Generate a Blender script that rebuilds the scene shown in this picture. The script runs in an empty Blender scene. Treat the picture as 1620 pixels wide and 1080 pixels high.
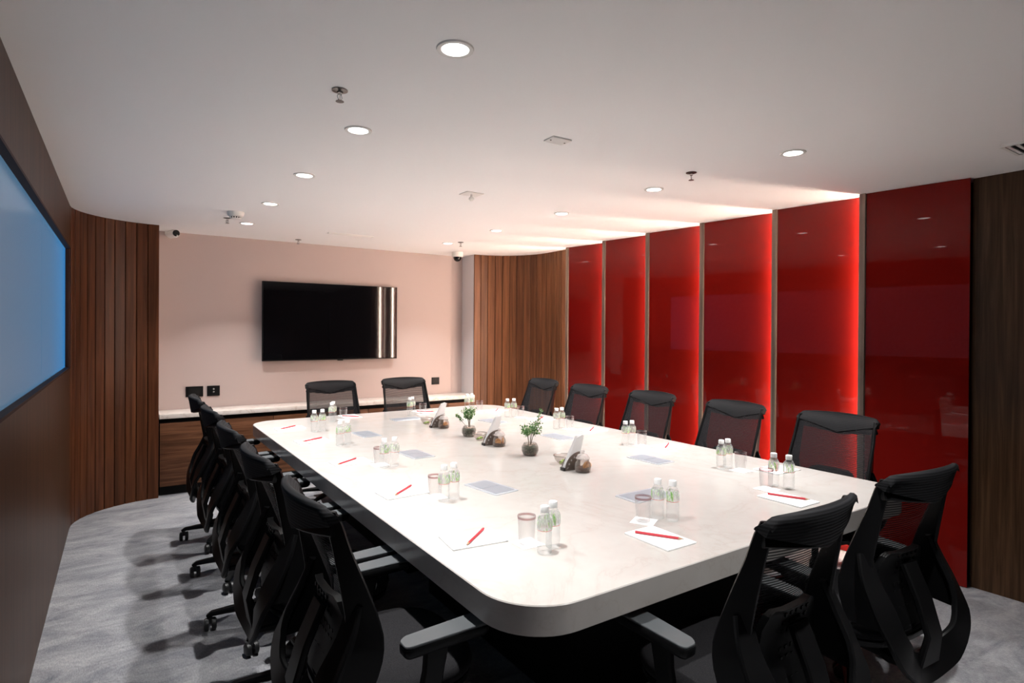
import bpy, bmesh, math, random
from mathutils import Vector, Matrix
PI = math.pi
rnd = random.Random(7)
S = bpy.context.scene
COL = S.collection

# ------------------------------------------------------------------ camera
F, YAW, PITCH, ROLL, SH = 926.687, 0.588506, 0.0048407, 0.0060844, 11.822
fw = Vector((math.sin(YAW)*math.cos(PITCH), math.cos(YAW)*math.cos(PITCH), -math.sin(PITCH)))
r0 = Vector((math.cos(YAW), -math.sin(YAW), 0)); u0 = r0.cross(fw)
rt = r0*math.cos(ROLL) + u0*math.sin(ROLL); up = -r0*math.sin(ROLL) + u0*math.cos(ROLL)
cam = bpy.data.objects.new('camera', bpy.data.cameras.new('camera')); COL.objects.link(cam)
cam.matrix_world = Matrix(((rt.x, up.x, -fw.x, 0), (rt.y, up.y, -fw.y, 0), (rt.z, up.z, -fw.z, 1.5), (0, 0, 0, 1)))
cam.data.sensor_width = 36; cam.data.lens = F/1620*36; cam.data.shift_y = -SH/1620; cam.data.clip_start = .02
S.camera = cam

# ------------------------------------------------------------------ light and exposure
S.view_settings.view_transform = 'Standard'; S.view_settings.look = 'None'
S.view_settings.gamma = 1; S.view_settings.use_curve_mapping = False; S.view_settings.exposure = 0.17
S.cycles.transparent_max_bounces = 32; S.cycles.max_bounces = 10; S.cycles.diffuse_bounces = 6
w = bpy.data.worlds.new('world'); S.world = w; w.use_nodes = True
w.node_tree.nodes['Background'].inputs[0].default_value = (.6, .6, .65, 1); w.node_tree.nodes['Background'].inputs[1].default_value = .0

H = 2.42                                     # ceiling height
DOWN = [(x, y) for x in (.905, 2.855) for y in (1.70, 2.64, 3.59, 4.545, 5.50)] + [(1.70, .45)]  # last entry is an added, unseen lamp that lights the table's near face
SPOT_W, SPOT_COL, SPOT_SPREAD = 12.3, (1.0, .99, .97), 1.68
LED_STR = 185.0
for i, (x, y) in enumerate(DOWN):
    L = bpy.data.lights.new('downlight_lamp', 'AREA'); L.shape = 'DISK'; L.size = .05
    L.energy = SPOT_W; L.color = SPOT_COL; L.spread = SPOT_SPREAD
    o = bpy.data.objects.new('downlight_lamp', L); COL.objects.link(o); o.location = (x, y, H-.007)

# ------------------------------------------------------------------ materials
def mat(name, col=(.5, .5, .5), rough=.5, metal=0., coat=0., spec=.5, emit=None, estr=0., sheen=0., trans=0., ior=1.45):
    m = bpy.data.materials.new(name); m.use_nodes = True
    b = m.node_tree.nodes['Principled BSDF']
    b.inputs['Base Color'].default_value = (*col, 1); b.inputs['Roughness'].default_value = rough
    b.inputs['Metallic'].default_value = metal; b.inputs['Coat Weight'].default_value = coat
    b.inputs['Coat Roughness'].default_value = .02
    b.inputs['Specular IOR Level'].default_value = spec; b.inputs['IOR'].default_value = ior
    b.inputs['Sheen Weight'].default_value = sheen; b.inputs['Transmission Weight'].default_value = trans
    if emit: b.inputs['Emission Color'].default_value = (*emit, 1); b.inputs['Emission Strength'].default_value = estr
    return m
class N:
    def __init__(s, m): s.m = m; s.t = m.node_tree; s.b = s.t.nodes.get('Principled BSDF')
    def n(s, typ, **k):
        q = s.t.nodes.new(typ)
        for a, v in k.items(): setattr(q, a, v)
        return q
    def l(s, a, b): s.t.links.new(a, b)
    def coords(s, scale=(1, 1, 1), rot=(0, 0, 0)):
        g = s.n('ShaderNodeNewGeometry')
        mp = s.n('ShaderNodeMapping'); mp.inputs['Scale'].default_value = scale; mp.inputs['Rotation'].default_value = rot
        s.l(g.outputs['Position'], mp.inputs[0]); return mp.outputs[0]
    def ocoords(s, scale=(1, 1, 1)):
        g = s.n('ShaderNodeTexCoord'); mp = s.n('ShaderNodeMapping'); mp.inputs['Scale'].default_value = scale
        s.l(g.outputs['Object'], mp.inputs[0]); return mp.outputs[0]
    def noise(s, vec, sc=5, det=4, rough=.5, dist=0):
        q = s.n('ShaderNodeTexNoise'); q.inputs['Scale'].default_value = sc; q.inputs['Detail'].default_value = det
        q.inputs['Roughness'].default_value = rough; q.inputs['Distortion'].default_value = dist
        s.l(vec, q.inputs['Vector']); return q.outputs['Fac']
    def ramp(s, fac, stops):
        q = s.n('ShaderNodeValToRGB'); e = q.color_ramp.elements
        while len(e) < len(stops): e.new(.5)
        for i, (p, c) in enumerate(stops): e[i].position = p; e[i].color = (*c, 1)
        s.l(fac, q.inputs[0]); return q.outputs[0]
    def mix(s, a, b, fac, mode='MIX'):
        q = s.n('ShaderNodeMix', data_type='RGBA', blend_type=mode)
        if isinstance(fac, float): q.inputs[0].default_value = fac
        else: s.l(fac, q.inputs[0])
        for i, v in ((6, a), (7, b)):
            if isinstance(v, tuple): q.inputs[i].default_value = (*v, 1)
            else: s.l(v, q.inputs[i])
        return q.outputs[2]
    def bump(s, h, st=.2, d=.01):
        q = s.n('ShaderNodeBump'); q.inputs['Strength'].default_value = st; q.inputs['Distance'].default_value = d
        s.l(h, q.inputs['Height']); s.l(q.outputs[0], s.b.inputs['Normal'])

def wood(name, dark, light, horiz=False, rough=.38, perobj=True, scale=1.):
    m = mat(name, rough=rough, spec=.22); q = N(m)
    sc = (3*scale, 3*scale, 46*scale) if horiz == 'x' else (46*scale, 46*scale, 2.4*scale)
    sc = (2.4*scale, 60*scale, 46*scale) if horiz else (46*scale, 46*scale, 1.6*scale)
    v = q.coords(sc)
    if perobj:
        oi = q.n('ShaderNodeObjectInfo'); vm = q.n('ShaderNodeVectorMath', operation='MULTIPLY_ADD')
        cb = q.n('ShaderNodeCombineXYZ')
        for k in range(3): q.l(oi.outputs['Random'], cb.inputs[k])
        q.l(cb.outputs[0], vm.inputs[0]); vm.inputs[1].default_value = (37, 53, 29); q.l(v, vm.inputs[2]); v = vm.outputs[0]
    a = q.noise(v, 1.0, 6, .6, .6); b = q.noise(v, .28, 3, .5, 1.2)
    mid = tuple((x+y)/2 for x, y in zip(dark, light))
    c1 = q.ramp(a, [(.30, dark), (.52, mid), (.72, light)])
    c2 = q.ramp(b, [(.35, (.62, .62, .62)), (.65, (1.25, 1.25, 1.25))])
    c = q.mix(c1, c2, .8, 'MULTIPLY')
    if perobj:
        r = q.ramp(oi.outputs['Random'], [(0, (.86, .85, .86)), (.5, (1, .97, .95)), (1, (1.12, 1.1, 1.04))])
        c = q.mix(c, r, 1., 'MULTIPLY')
    q.l(c, q.b.inputs['Base Color']); q.bump(a, .15, .002)
    return m

M = {}
M['paint_ceiling'] = mat('white ceiling paint', (.93, .915, .91), .9, spec=.2)
q = N(M['paint_ceiling']); q.bump(q.noise(q.coords((1, 1, 1)), 160, 2), .04, .002)
M['paint_wall'] = mat('warm white wall paint', (.50, .41, .385), .85, spec=.25)
q = N(M['paint_wall']); q.bump(q.noise(q.coords((1, 1, 1)), 200, 2), .05, .002)
M['wood_dark'] = wood('dark walnut slat', (.052, .0165, .007), (.120, .045, .019))
M['wood_right'] = wood('walnut slat', (.100, .040, .018), (.205, .092, .045))
M['wood_flat'] = wood('walnut laminate panel', (.034, .014, .006), (.080, .037, .019), perobj=False, rough=.42)
M['wood_panel'] = wood('brown walnut panel', (.036, .018, .009), (.11, .058, .030), perobj=False)
M['wood_horiz'] = wood('horizontal grain walnut', (.075, .030, .014), (.20, .092, .048), horiz=True)
M['wood_fin'] = wood('grey brown wood edge', (.15, .115, .095), (.30, .24, .20), perobj=True)
M['reveal'] = mat('dark reveal', (.03, .018, .018), .6, spec=.2)
M['black_plastic'] = mat('black nylon', (.0045, .0045, .005), .42, spec=.22)
M['black_matte'] = mat('matte black', (.008, .008, .008), .7, spec=.2)
M['black_rubber'] = mat('caster black', (.014, .014, .015), .45)
M['arm_grey'] = mat('grey soft armrest pad', (.068, .074, .079), .42)
M['metal_dark'] = mat('dark metal', (.18, .16, .15), .3, metal=1)
M['chrome'] = mat('chrome', (.7, .68, .66), .15, metal=1)
M['white_plastic'] = mat('white plastic', (.80, .78, .75), .4)
M['white_cap'] = mat('white bottle cap', (.88, .88, .88), .35)
M['black_gloss'] = mat('black screen glass', (.003, .003, .004), .04, coat=.0, spec=.5)
M['led'] = mat('warm white led', (1, 1, 1), .5, emit=(1.0, .78, .64), estr=LED_STR)
M['lens'] = mat('lit downlight lens', (1, 1, 1), .5, emit=(1, .97, .93), estr=9.0)
M['paper'] = mat('white paper', (.88, .88, .88), .7)
M['pencil_red'] = mat('red pencil lacquer', (.52, .045, .060), .35)
M['pencil_wood'] = mat('sharpened wood', (.45, .27, .16), .6)
M['graphite'] = mat('graphite', (.04, .04, .04), .4)
M['led_red'] = mat('deep red', (.3, .0, .01), .3)
# fabric of the seats
M['fabric'] = mat('charcoal seat fabric', (.05, .05, .055), .95, spec=.1); q = N(M['fabric'])
f = q.noise(q.coords((1, 1, 1)), 500, 2); q.l(q.ramp(f, [(.35, (.009, .009, .010)), (.65, (.022, .021, .023))]), q.b.inputs['Base Color']); q.bump(f, .4, .002)
M['knit'] = mat('black ribbed mesh fabric', (.014, .014, .016), .75, spec=.25); q = N(M['knit'])
wv = q.n('ShaderNodeTexWave', wave_type='BANDS', bands_direction='Z'); wv.inputs['Scale'].default_value = 34; wv.inputs['Distortion'].default_value = .6
q.l(q.ocoords(), wv.inputs['Vector']); q.l(q.ramp(wv.outputs['Fac'], [(.3, (.006, .006, .007)), (.8, (.014, .014, .016))]), q.b.inputs['Base Color']); q.bump(wv.outputs['Fac'], .25, .0015)
# see-through mesh with horizontal threads
m = mat('see through chair mesh', (.016, .015, .017), .8, spec=.2); M['mesh'] = m; q = N(m)
wv = q.n('ShaderNodeTexWave', wave_type='BANDS', bands_direction='Z'); wv.inputs['Scale'].default_value = 34; wv.inputs['Distortion'].default_value = .25
q.l(q.ocoords(), wv.inputs['Vector'])
fac = q.ramp(wv.outputs['Fac'], [(.25, (.56,)*3), (.6, (.93,)*3)])
tr = q.n('ShaderNodeBsdfTransparent'); mx = q.n('ShaderNodeMixShader'); q.l(fac, mx.inputs[0]); q.l(tr.outputs[0], mx.inputs[1]); q.l(q.b.outputs[0], mx.inputs[2])
q.l(mx.outputs[0], m.node_tree.nodes['Material Output'].inputs[0])
# red back painted glass
M['red_glass'] = mat('red back painted glass', (.180, .0068, .0048), .55, coat=.45, spec=.0); N(M['red_glass']).b.inputs['Coat Roughness'].default_value = .0
# marble
def marble(name, base, vein, rough):
    m = mat(name, base, rough); q = N(m)
    v = q.coords((1, 1, 1), (0, 0, .5))
    a = q.noise(v, 1.5, 8, .6, .8); b = q.noise(v, 9, 6, .6, .5)
    ab = q.n('ShaderNodeMath', operation='SUBTRACT'); q.l(a, ab.inputs[0]); ab.inputs[1].default_value = .5
    aa = q.n('ShaderNodeMath', operation='ABSOLUTE'); q.l(ab.outputs[0], aa.inputs[0])
    c = q.ramp(aa.outputs[0], [(0, vein), (.010, tuple((x*2+y)/3 for x, y in zip(base, vein))), (.05, base)])
    c2 = q.ramp(b, [(.35, (.96, .95, .94)), (.65, (1.0, 1.0, 1.0))])
    q.l(q.mix(c, c2, 1., 'MULTIPLY'), q.b.inputs['Base Color']); return m
M['marble'] = marble('cream marble', (.475, .453, .434), (.445, .415, .39), .16)
M['marble2'] = marble('white stone shelf', (.80, .74, .69), (.64, .56, .50), .3)
# carpet
m = mat('mottled grey carpet', (.3, .3, .3), 1., spec=.05, sheen=.15); M['carpet'] = m; q = N(m)
v = q.coords((1.0, 2.2, 1), (0, 0, .35)); a = q.noise(v, 2.6, 8, .78, .6); b = q.noise(q.coords((60, 16, 1), (0, 0, .35)), 3, 4, .6); c = q.noise(q.coords((1, 1, 1)), 380, 2)
c1 = q.ramp(a, [(.32, (.145, .15, .175)), (.50, (.295, .295, .31)), (.64, (.40, .395, .405))])
c2 = q.ramp(b, [(.35, (.80, .80, .82)), (.65, (1.12, 1.12, 1.12))]); c3 = q.ramp(c, [(.3, (.72,)*3), (.7, (1.2,)*3)])
q.l(q.mix(q.mix(c1, c2, 1., 'MULTIPLY'), c3, 1., 'MULTIPLY'), q.b.inputs['Base Color']); q.bump(c, .6, .006)
# blue lit glass
m = mat('blue backlit glass', (.03, .05, .07), .22, spec=.5); M['blue'] = m; q = N(m)
g = q.n('ShaderNodeNewGeometry'); sx = q.n('ShaderNodeSeparateXYZ'); q.l(g.outputs['Position'], sx.inputs[0])
mr = q.n('ShaderNodeMapRange'); mr.inputs['From Min'].default_value = 2.0; mr.inputs['From Max'].default_value = 5.45; q.l(sx.outputs[1], mr.inputs[0])
q.l(q.ramp(mr.outputs[0], [(0, (.060, .112, .165)), (.7, (.050, .145, .27)), (.93, (.035, .18, .40)), (1, (.02, .17, .43))]), q.b.inputs['Emission Color'])
q.b.inputs['Emission Strength'].default_value = .95
# clear plastics / glass
def clear(name, tint, edge, lo, hi, rough=.05, spec=.5):
    m = mat(name, edge, rough, spec=spec); q = N(m)
    lw = q.n('ShaderNodeLayerWeight'); lw.inputs[0].default_value = .35
    mr = q.n('ShaderNodeMapRange'); q.l(lw.outputs['Facing'], mr.inputs[0]); mr.inputs['To Min'].default_value = lo; mr.inputs['To Max'].default_value = hi
    tr = q.n('ShaderNodeBsdfTransparent'); tr.inputs[0].default_value = (*tint, 1)
    mx = q.n('ShaderNodeMixShader'); q.l(mr.outputs[0], mx.inputs[0]); q.l(tr.outputs[0], mx.inputs[1]); q.l(q.b.outputs[0], mx.inputs[2])
    q.l(mx.outputs[0], m.node_tree.nodes['Material Output'].inputs[0]); return m
M['pet'] = clear('clear bottle plastic', (.97, .975, .975), (.80, .82, .82), .03, .42, .12)
M['glass'] = clear('clear tumbler glass', (.97, .97, .97), (.72, .70, .70), .02, .42, .02)
M['rim_reflection_tint'] = clear('painted rim reflection', (.75, .5, .5), (.16, .07, .07), .22, .6, .05)  # reflection of the red panels put into a dark red tint
M['jar_glass'] = clear('jar glass', (.96, .94, .93), (.42, .38, .35), .05, .7, .03)
M['lid_plastic'] = clear('frosted lid', (.95, .93, .92), (.6, .55, .53), .35, .75, .2)
# bottle label
m = mat('bottle label', (.8, .84, .8), .35); M['label'] = m; q = N(m)
v = q.ocoords((1, 1, 1)); n1 = q.noise(q.ocoords((150, 150, 36)), 1, 2, .5)
c = q.ramp(n1, [(.53, (.86, .88, .86)), (.60, (.40, .62, .24)), (.70, (.16, .42, .08))])
sp = q.n('ShaderNodeSeparateXYZ'); q.l(v, sp.inputs[0])
lt = q.n('ShaderNodeMath', operation='LESS_THAN'); q.l(sp.outputs[2], lt.inputs[0]); lt.inputs[1].default_value = .0815
cc = q.mix(c, (.65, .10, .08), lt.outputs[0]); q.l(cc, q.b.inputs['Base Color'])
al = q.ramp(n1, [(.48, (.30,)*3), (.58, (.8,)*3)]); mxa = q.n('ShaderNodeMath', operation='MAXIMUM'); q.l(al, mxa.inputs[0])
ml = q.n('ShaderNodeMath', operation='MULTIPLY'); q.l(lt.outputs[0], ml.inputs[0]); ml.inputs[1].default_value = .7; q.l(ml.outputs[0], mxa.inputs[1])
tr = q.n('ShaderNodeBsdfTransparent'); mx = q.n('ShaderNodeMixShader'); q.l(mxa.outputs[0], mx.inputs[0]); q.l(tr.outputs[0], mx.inputs[1]); q.l(q.b.outputs[0], mx.inputs[2])
q.l(mx.outputs[0], m.node_tree.nodes['Material Output'].inputs[0])
M['plate_metal'] = mat('brushed aluminium lid', (.50, .53, .57), .33, metal=.4)
M['plate_inner'] = mat('brushed aluminium panel', (.34, .37, .42), .36, metal=.4)
M['holder'] = mat('brown bronze metal', (.20, .165, .145), .35, metal=.5)
M['holder_edge'] = mat('black end cap', (.02, .018, .018), .4)
M['napkin'] = mat('white paper napkin', (.86, .85, .85), .8)
M['cookie'] = mat('golden cookie', (.66, .32, .11), .75); q = N(M['cookie']); q.l(q.ramp(q.noise(q.ocoords((1, 1, 1)), 90, 3), [(.35, (.50, .20, .06)), (.6, (.78, .44, .18))]), q.b.inputs['Base Color'])
M['dark_mix'] = mat('dark brown biscuits', (.10, .06, .045), .7)
M['candy'] = mat('green candy wrapper', (.35, .55, .10), .35)
M['moss'] = mat('dark moss and soil', (.05, .06, .045), .9); q = N(M['moss']); q.l(q.ramp(q.noise(q.ocoords((1, 1, 1)), 120, 4), [(.35, (.012, .016, .012)), (.5, (.06, .085, .05)), (.7, (.20, .19, .16))]), q.b.inputs['Base Color'])
M['pebble'] = mat('beige pebbles', (.55, .43, .36), .7)
M['leaf'] = mat('green leaves', (.10, .22, .05), .5); q = N(M['leaf']); q.l(q.ramp(q.noise(q.ocoords((1, 1, 1)), 60, 2), [(.38, (.035, .12, .03)), (.52, (.10, .26, .07)), (.66, (.30, .48, .16))]), q.b.inputs['Base Color'])
M['leaf_pale'] = mat('pale variegated leaves', (.55, .62, .42), .5)
M['stem'] = mat('brown stems', (.10, .07, .04), .7)

# ------------------------------------------------------------------ mesh helpers
class MB:
    def __init__(s): s.v = []; s.f = []; s.mi = []
    def add(s, vs, fs, mi=0):
        o = len(s.v); s.v += [tuple(v) for v in vs]; s.f += [tuple(i+o for i in f) for f in fs]; s.mi += [mi]*len(fs); return s
    def box(s, a, b, mi=0):
        (x0, y0, z0), (x1, y1, z1) = a, b
        return s.add([(x0, y0, z0), (x1, y0, z0), (x1, y1, z0), (x0, y1, z0), (x0, y0, z1), (x1, y0, z1), (x1, y1, z1), (x0, y1, z1)],
                     [(0, 3, 2, 1), (4, 5, 6, 7), (0, 1, 5, 4), (1, 2, 6, 5), (2, 3, 7, 6), (3, 0, 4, 7)], mi)
    def rings(s, rs, cap=True, closed=True, mi=0, loop=False):
        n = len(rs[0]); o = len(s.v)
        for r in rs: s.v += [tuple(p) for p in r]
        R = len(rs)
        for i in range(R if loop else R-1):
            a = o+i*n; b = o+((i+1) % R)*n
            for k in range(n if closed else n-1):
                k2 = (k+1) % n; s.f.append((a+k, a+k2, b+k2, b+k)); s.mi.append(mi)
        if cap and not loop:
            s.f.append(tuple(o+k for k in reversed(range(n)))); s.f.append(tuple(o+(R-1)*n+k for k in range(n))); s.mi += [mi, mi]
        return s
    def lathe(s, prof, n=24, c=(0, 0, 0), cap=True, mi=0, axis='z'):
        rs = []
        for r, z in prof:
            ring = []
            for k in range(n):
                a = 2*PI*k/n; p = (r*math.cos(a), r*math.sin(a), z)
                if axis == 'x': p = (p[2], p[0], p[1])
                if axis == 'y': p = (p[1], p[2], p[0])
                ring.append((c[0]+p[0], c[1]+p[1], c[2]+p[2]))
            rs.append(ring)
        return s.rings(rs, cap, mi=mi)
    def tube(s, pts, r, n=8, mi=0, cap=True):
        pts = [Vector(p) for p in pts]; rs = []
        rr = r if isinstance(r, (list, tuple)) else [r]*len(pts)
        prev = None
        for i, p in enumerate(pts):
            t = (pts[min(i+1, len(pts)-1)]-pts[max(i-1, 0)]).normalized()
            a = (t.cross(Vector((0, 0, 1))) if abs(t.z) < .95 else t.cross(Vector((1, 0, 0)))).normalized() if prev is None else (prev - t*prev.dot(t)).normalized()
            prev = a; b = t.cross(a)
            rs.append([p+a*rr[i]*math.cos(2*PI*k/n)+b*rr[i]*math.sin(2*PI*k/n) for k in range(n)])
        return s.rings(rs, cap, mi=mi)
    def blade(s, pts, wides, ws, ts, mi=0, cap=True):
        # rectangular section with softened corners; wides = direction of the broad side
        pts = [Vector(p) for p in pts]; rs = []
        for i, p in enumerate(pts):
            t = (pts[min(i+1, len(pts)-1)]-pts[max(i-1, 0)]).normalized()
            a = Vector(wides[i] if isinstance(wides, list) else wides); a = (a-t*a.dot(t)).normalized(); b = t.cross(a)
            W = (ws[i] if isinstance(ws, (list, tuple)) else ws)/2; T = (ts[i] if isinstance(ts, (list, tuple)) else ts)/2; c = min(W, T)*.45
            sec = [(W, T-c), (W-c, T), (-W+c, T), (-W, T-c), (-W, -T+c), (-W+c, -T), (W-c, -T), (W, -T+c)]
            rs.append([p+a*x+b*y for x, y in sec])
        return s.rings(rs, cap, mi=mi)
    def xf(s, m):
        s.v = [tuple(m @ Vector(v)) for v in s.v]; return s
    def build(s, name, m, parent=None, smooth=True, bevel=0., seg=2, ang=35, sub=0):
        me = bpy.data.meshes.new(name); me.from_pydata(s.v, [], s.f); me.update()
        for mm in (m if isinstance(m, (list, tuple)) else [m]): me.materials.append(mm)
        me.polygons.foreach_set('material_index', s.mi)
        bm = bmesh.new(); bm.from_mesh(me); bmesh.ops.recalc_face_normals(bm, faces=bm.faces)
        if bevel:
            es = [e for e in bm.edges if len(e.link_faces) == 2 and e.calc_face_angle(0) > math.radians(30)]
            bmesh.ops.bevel(bm, geom=es, offset=bevel, segments=seg, affect='EDGES', profile=.6)
        bm.to_mesh(me); bm.free()
        if smooth:
            for p in me.polygons: p.use_smooth = True
            me.set_sharp_from_angle(angle=math.radians(ang))
        o = bpy.data.objects.new(name, me); COL.objects.link(o)
        if parent is not None: o.parent = parent
        if sub:
            md = o.modifiers.new('sub', 'SUBSURF'); md.levels = sub; md.render_levels = sub
        return o
def tag(o, label=None, cat=None, group=None, kind=None):
    if label: o['label'] = label
    if cat: o['category'] = cat
    if group: o['group'] = group
    if kind: o['kind'] = kind
    return o
def empty(name, loc, rz=0, label=None, cat=None, group=None):
    o = bpy.data.objects.new(name, None); COL.objects.link(o); o.location = loc; o.rotation_euler = (0, 0, rz); o.empty_display_size = .05
    return tag(o, label, cat, group)
def copy_tree(o, parent=None):
    c = o.copy(); COL.objects.link(c)
    if parent is not None: c.parent = parent
    for ch in list(o.children): copy_tree(ch, c)
    return c
class Maker:                                  # first use takes the prototype, later ones copy it
    def __init__(s, fn): s.fn = fn; s.proto = None; s.used = False
    def __call__(s, loc, rz, label, cat, group):
        if s.proto is None: s.proto = s.fn(); o = s.proto
        else: o = copy_tree(s.proto)
        o.location = loc; o.rotation_euler = (0, 0, rz); tag(o, label, cat, group); return o
def rrect(x0, y0, x1, y1, r, n=8):
    pts = []
    for cx, cy, a0 in ((x1-r, y1-r, 0), (x0+r, y1-r, PI/2), (x0+r, y0+r, PI), (x1-r, y0+r, 1.5*PI)):
        for k in range(n+1):
            a = a0+PI/2*k/n; pts.append((cx+r*math.cos(a), cy+r*math.sin(a)))
    return pts
def struct(o): o['kind'] = 'structure'; return o

# ------------------------------------------------------------------ room shell
XL, XR, YN, YB = -.32, 4.20, -1.6, 6.42
struct(MB().box((-.6, YN-.1, -.06), (4.6, 6.6, 0)).build('floor', M['carpet'], smooth=False))
# ceiling with an opening for each downlight
hs = .042
xs = sorted([-.6, 4.6] + [c for x in (.905, 1.70, 2.855) for c in (x-hs, x+hs)])
ys = sorted([YN-.1, 6.6] + [c for y in (.45, 1.70, 2.64, 3.59, 4.545, 5.50) for c in (y-hs, y+hs)])
mb = MB()
for i in range(len(xs)-1):
    for j in range(len(ys)-1):
        cxm, cym = (xs[i]+xs[i+1])/2, (ys[j]+ys[j+1])/2
        if any(abs(cxm-x) < .02 and abs(cym-y) < .02 for x, y in DOWN): continue
        mb.add([(xs[i], ys[j], H), (xs[i+1], ys[j], H), (xs[i+1], ys[j+1], H), (xs[i], ys[j+1], H)], [(0, 1, 2, 3)])
mb.box((-.6, YN-.1, H+.12), (4.6, 6.6, H+.2))
struct(mb.build('ceiling', M['paint_ceiling'], smooth=False))
struct(MB().box((.1, YB, 0), (3.8, YB+.1, H)).build('wall_back', M['paint_wall'], smooth=False))
M['paint_side'] = mat('cool white side paint', (.62, .60, .61), .85, spec=.25)
struct(MB().box((3.533, 6.135, .0), (3.62, YB, H)).build('wall_niche_right', M['paint_side'], smooth=False))
struct(MB().box((.20, 6.095, .0), (.279, YB, H)).build('wall_niche_left', M['paint_side'], smooth=False))
struct(MB().box((-.6, YN-.1, 0), (4.6, YN, H)).build('wall_near', M['wood_dark'], smooth=False))
# left wall with the screen recess
SY0, SY1, SZ0, SZ1 = .9, 5.50, 1.205, 2.103
wl = MB()
wl.box((XL-.14, YN, 0), (XL, SY0, H)); wl.box((XL-.14, SY0, 0), (XL, SY1, SZ0)); wl.box((XL-.14, SY0, SZ1), (XL, SY1, H)); wl.box((XL-.14, SY1, 0), (XL, 5.53, H))
wl = struct(wl.build('wall_left', M['wood_flat'], smooth=False))
rv = MB(); t = .006
rv.box((XL-.10, SY0, SZ0-t), (XL+.003, SY1, SZ0+t)); rv.box((XL-.10, SY0, SZ1-t), (XL+.003, SY1, SZ1+t)); rv.box((XL-.10, SY1-t, SZ0), (XL+.003, SY1+t, SZ1)); rv.box((XL-.10, SY0-t, SZ0), (XL+.003, SY0+t, SZ1))
win = struct(rv.build('window_1', M['reveal'], smooth=False))
for a, b in ((SY0, 2.40), (2.403, 3.93), (3.933, SY1)):
    MB().box((XL-.036, a+.006, SZ0+.006), (XL-.028, b-.001, SZ1-.006)).build('pane', M['blue'], win, smooth=False)
# curved wooden corners, slat by slat
def corner(name, cx, cy, ax, ay, a0, a1, n, m, extra=None):
    def P(a, off=0): return Vector((cx+(ax+off)*math.cos(a), cy+(ay+off)*math.sin(a)))
    back = MB(); K = 24; inn = [P(a0+(a1-a0)*k/K, .022) for k in range(K+1)]; out = [P(a0+(a1-a0)*k/K, .06) for k in range(K+1)]
    back.rings([[(p.x, p.y, 0), (q.x, q.y, 0), (q.x, q.y, H), (p.x, p.y, H)] for p, q in zip(inn, out)])
    w = struct(back.build(name, M['reveal'], smooth=False))
    for k in range(n):
        b0 = a0+(a1-a0)*k/n; b1 = a0+(a1-a0)*(k+1)/n
        p, q = P(b0), P(b1); d = (q-p).normalized(); nr = Vector((d.y, -d.x))
        if nr.dot(p-Vector((cx, cy))) < 0: nr = -nr
        g = .0012; c = .004
        s0 = [p+d*g+nr*.024, p+d*g+nr*c, p+d*(g+c), q-d*(g+c), q-d*g+nr*c, q-d*g+nr*.024]
        MB().rings([[(v.x, v.y, 0) for v in s0], [(v.x, v.y, H) for v in s0]]).build('slat', m, w, smooth=False)
    return w
corner('wall_left_corner', .28, 5.49, .60, .57, PI, PI/2, 11, M['wood_dark'])
wrc = corner('wall_right_corner', 3.535, 5.50, .62, .62, PI/2, 0, 11, M['wood_right'])
for k in range(5):
    y1 = 5.5-k*.091; y0 = y1-.087; c = .006
    s0 = [(4.18, y0), (4.155+c, y0), (4.155, y0+c), (4.155, y1-c), (4.155+c, y1), (4.18, y1)]
    MB().rings([[(a, b, 0) for a, b in s0], [(a, b, H) for a, b in s0]]).build('slat', M['wood_right'], wrc, smooth=False)
# right wall: flat wood beyond the panels, carcass behind them
wr = MB().box((XR, YN, 0), (XR+.12, 1.375, H)).build('wall_right', M['wood_panel'], smooth=False); struct(wr)
struct(MB().box((4.30, 1.375, 0), (4.42, 5.53, H)).build('wall_right_backing', M['wood_panel'], smooth=False))

# ------------------------------------------------------------------ red glass panels, fins and led strips
L0 = [4.99, 4.405, 3.815, 3.20, 2.54, 1.915]                     # proud (far) end of each panel
R0 = [4.445, 3.855, 3.24, 2.58, 1.955, 1.375]                    # recessed (near) end
ORD = ['farthest', 'second farthest', 'third from the far end', 'third from the near end', 'second nearest', 'nearest']
for i in range(6):
    xa, xb = 4.075, 4.165 if i < 5 else 4.155
    ya, yb = L0[i], (L0[i+1]+.047 if i < 5 else R0[i])
    d = Vector((xb-xa, yb-ya)).normalized(); nr = Vector((-d.y, d.x));  nr = nr if nr.x > 0 else -nr
    a = Vector((xa, ya)); b = Vector((xb, yb)); pts = [a, b, b+nr*.010, a+nr*.010]
    lab = ['farthest red glass wall panel beside the curved wood corner', 'second red glass wall panel from the far curved wood corner',
           'third red glass wall panel from the far curved wood corner', 'fourth red glass wall panel from the far curved wood corner',
           'red glass wall panel with the widest glow, beside the nearest unlit panel', 'wide unlit red glass panel beside the dark wood wall at right'][i]
    p = MB().rings([[(v.x, v.y, .004) for v in pts], [(v.x, v.y, H-.002) for v in pts]]).build('red_glass_cladding', M['red_glass'], smooth=False)
    tag(p, lab, 'wall panel', 'red glass panels along the right wall')
    fy0, fy1 = L0[i]+.002, L0[i]+.042
    fin = empty('wooden_fin', (4.06, fy0, 0), 0, ['wooden edge fin between the curved wood corner and the farthest red panel',
        'wooden fin left of the second red panel from the far corner', 'wooden fin left of the third red panel from the far corner',
        'wooden fin left of the fourth red panel from the far corner', 'wooden fin left of the second nearest red panel',
        'widest wooden fin, left of the nearest unlit red panel'][i], 'fin', 'wooden fins between the red panels')
    MB().rings([[(x_, y_, z_) for x_, y_ in ((0, 0), (.24, 0), (.24, .018), (.008, .018), (.008, .038), (0, .038))] for z_ in (0, H-.001)]).build('board', M['wood_fin'], fin, smooth=False)
    MB().box((.062, .0182, .01), (.066, .029, H-.01)).build('led_strip', M['led'], fin, smooth=False)

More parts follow.
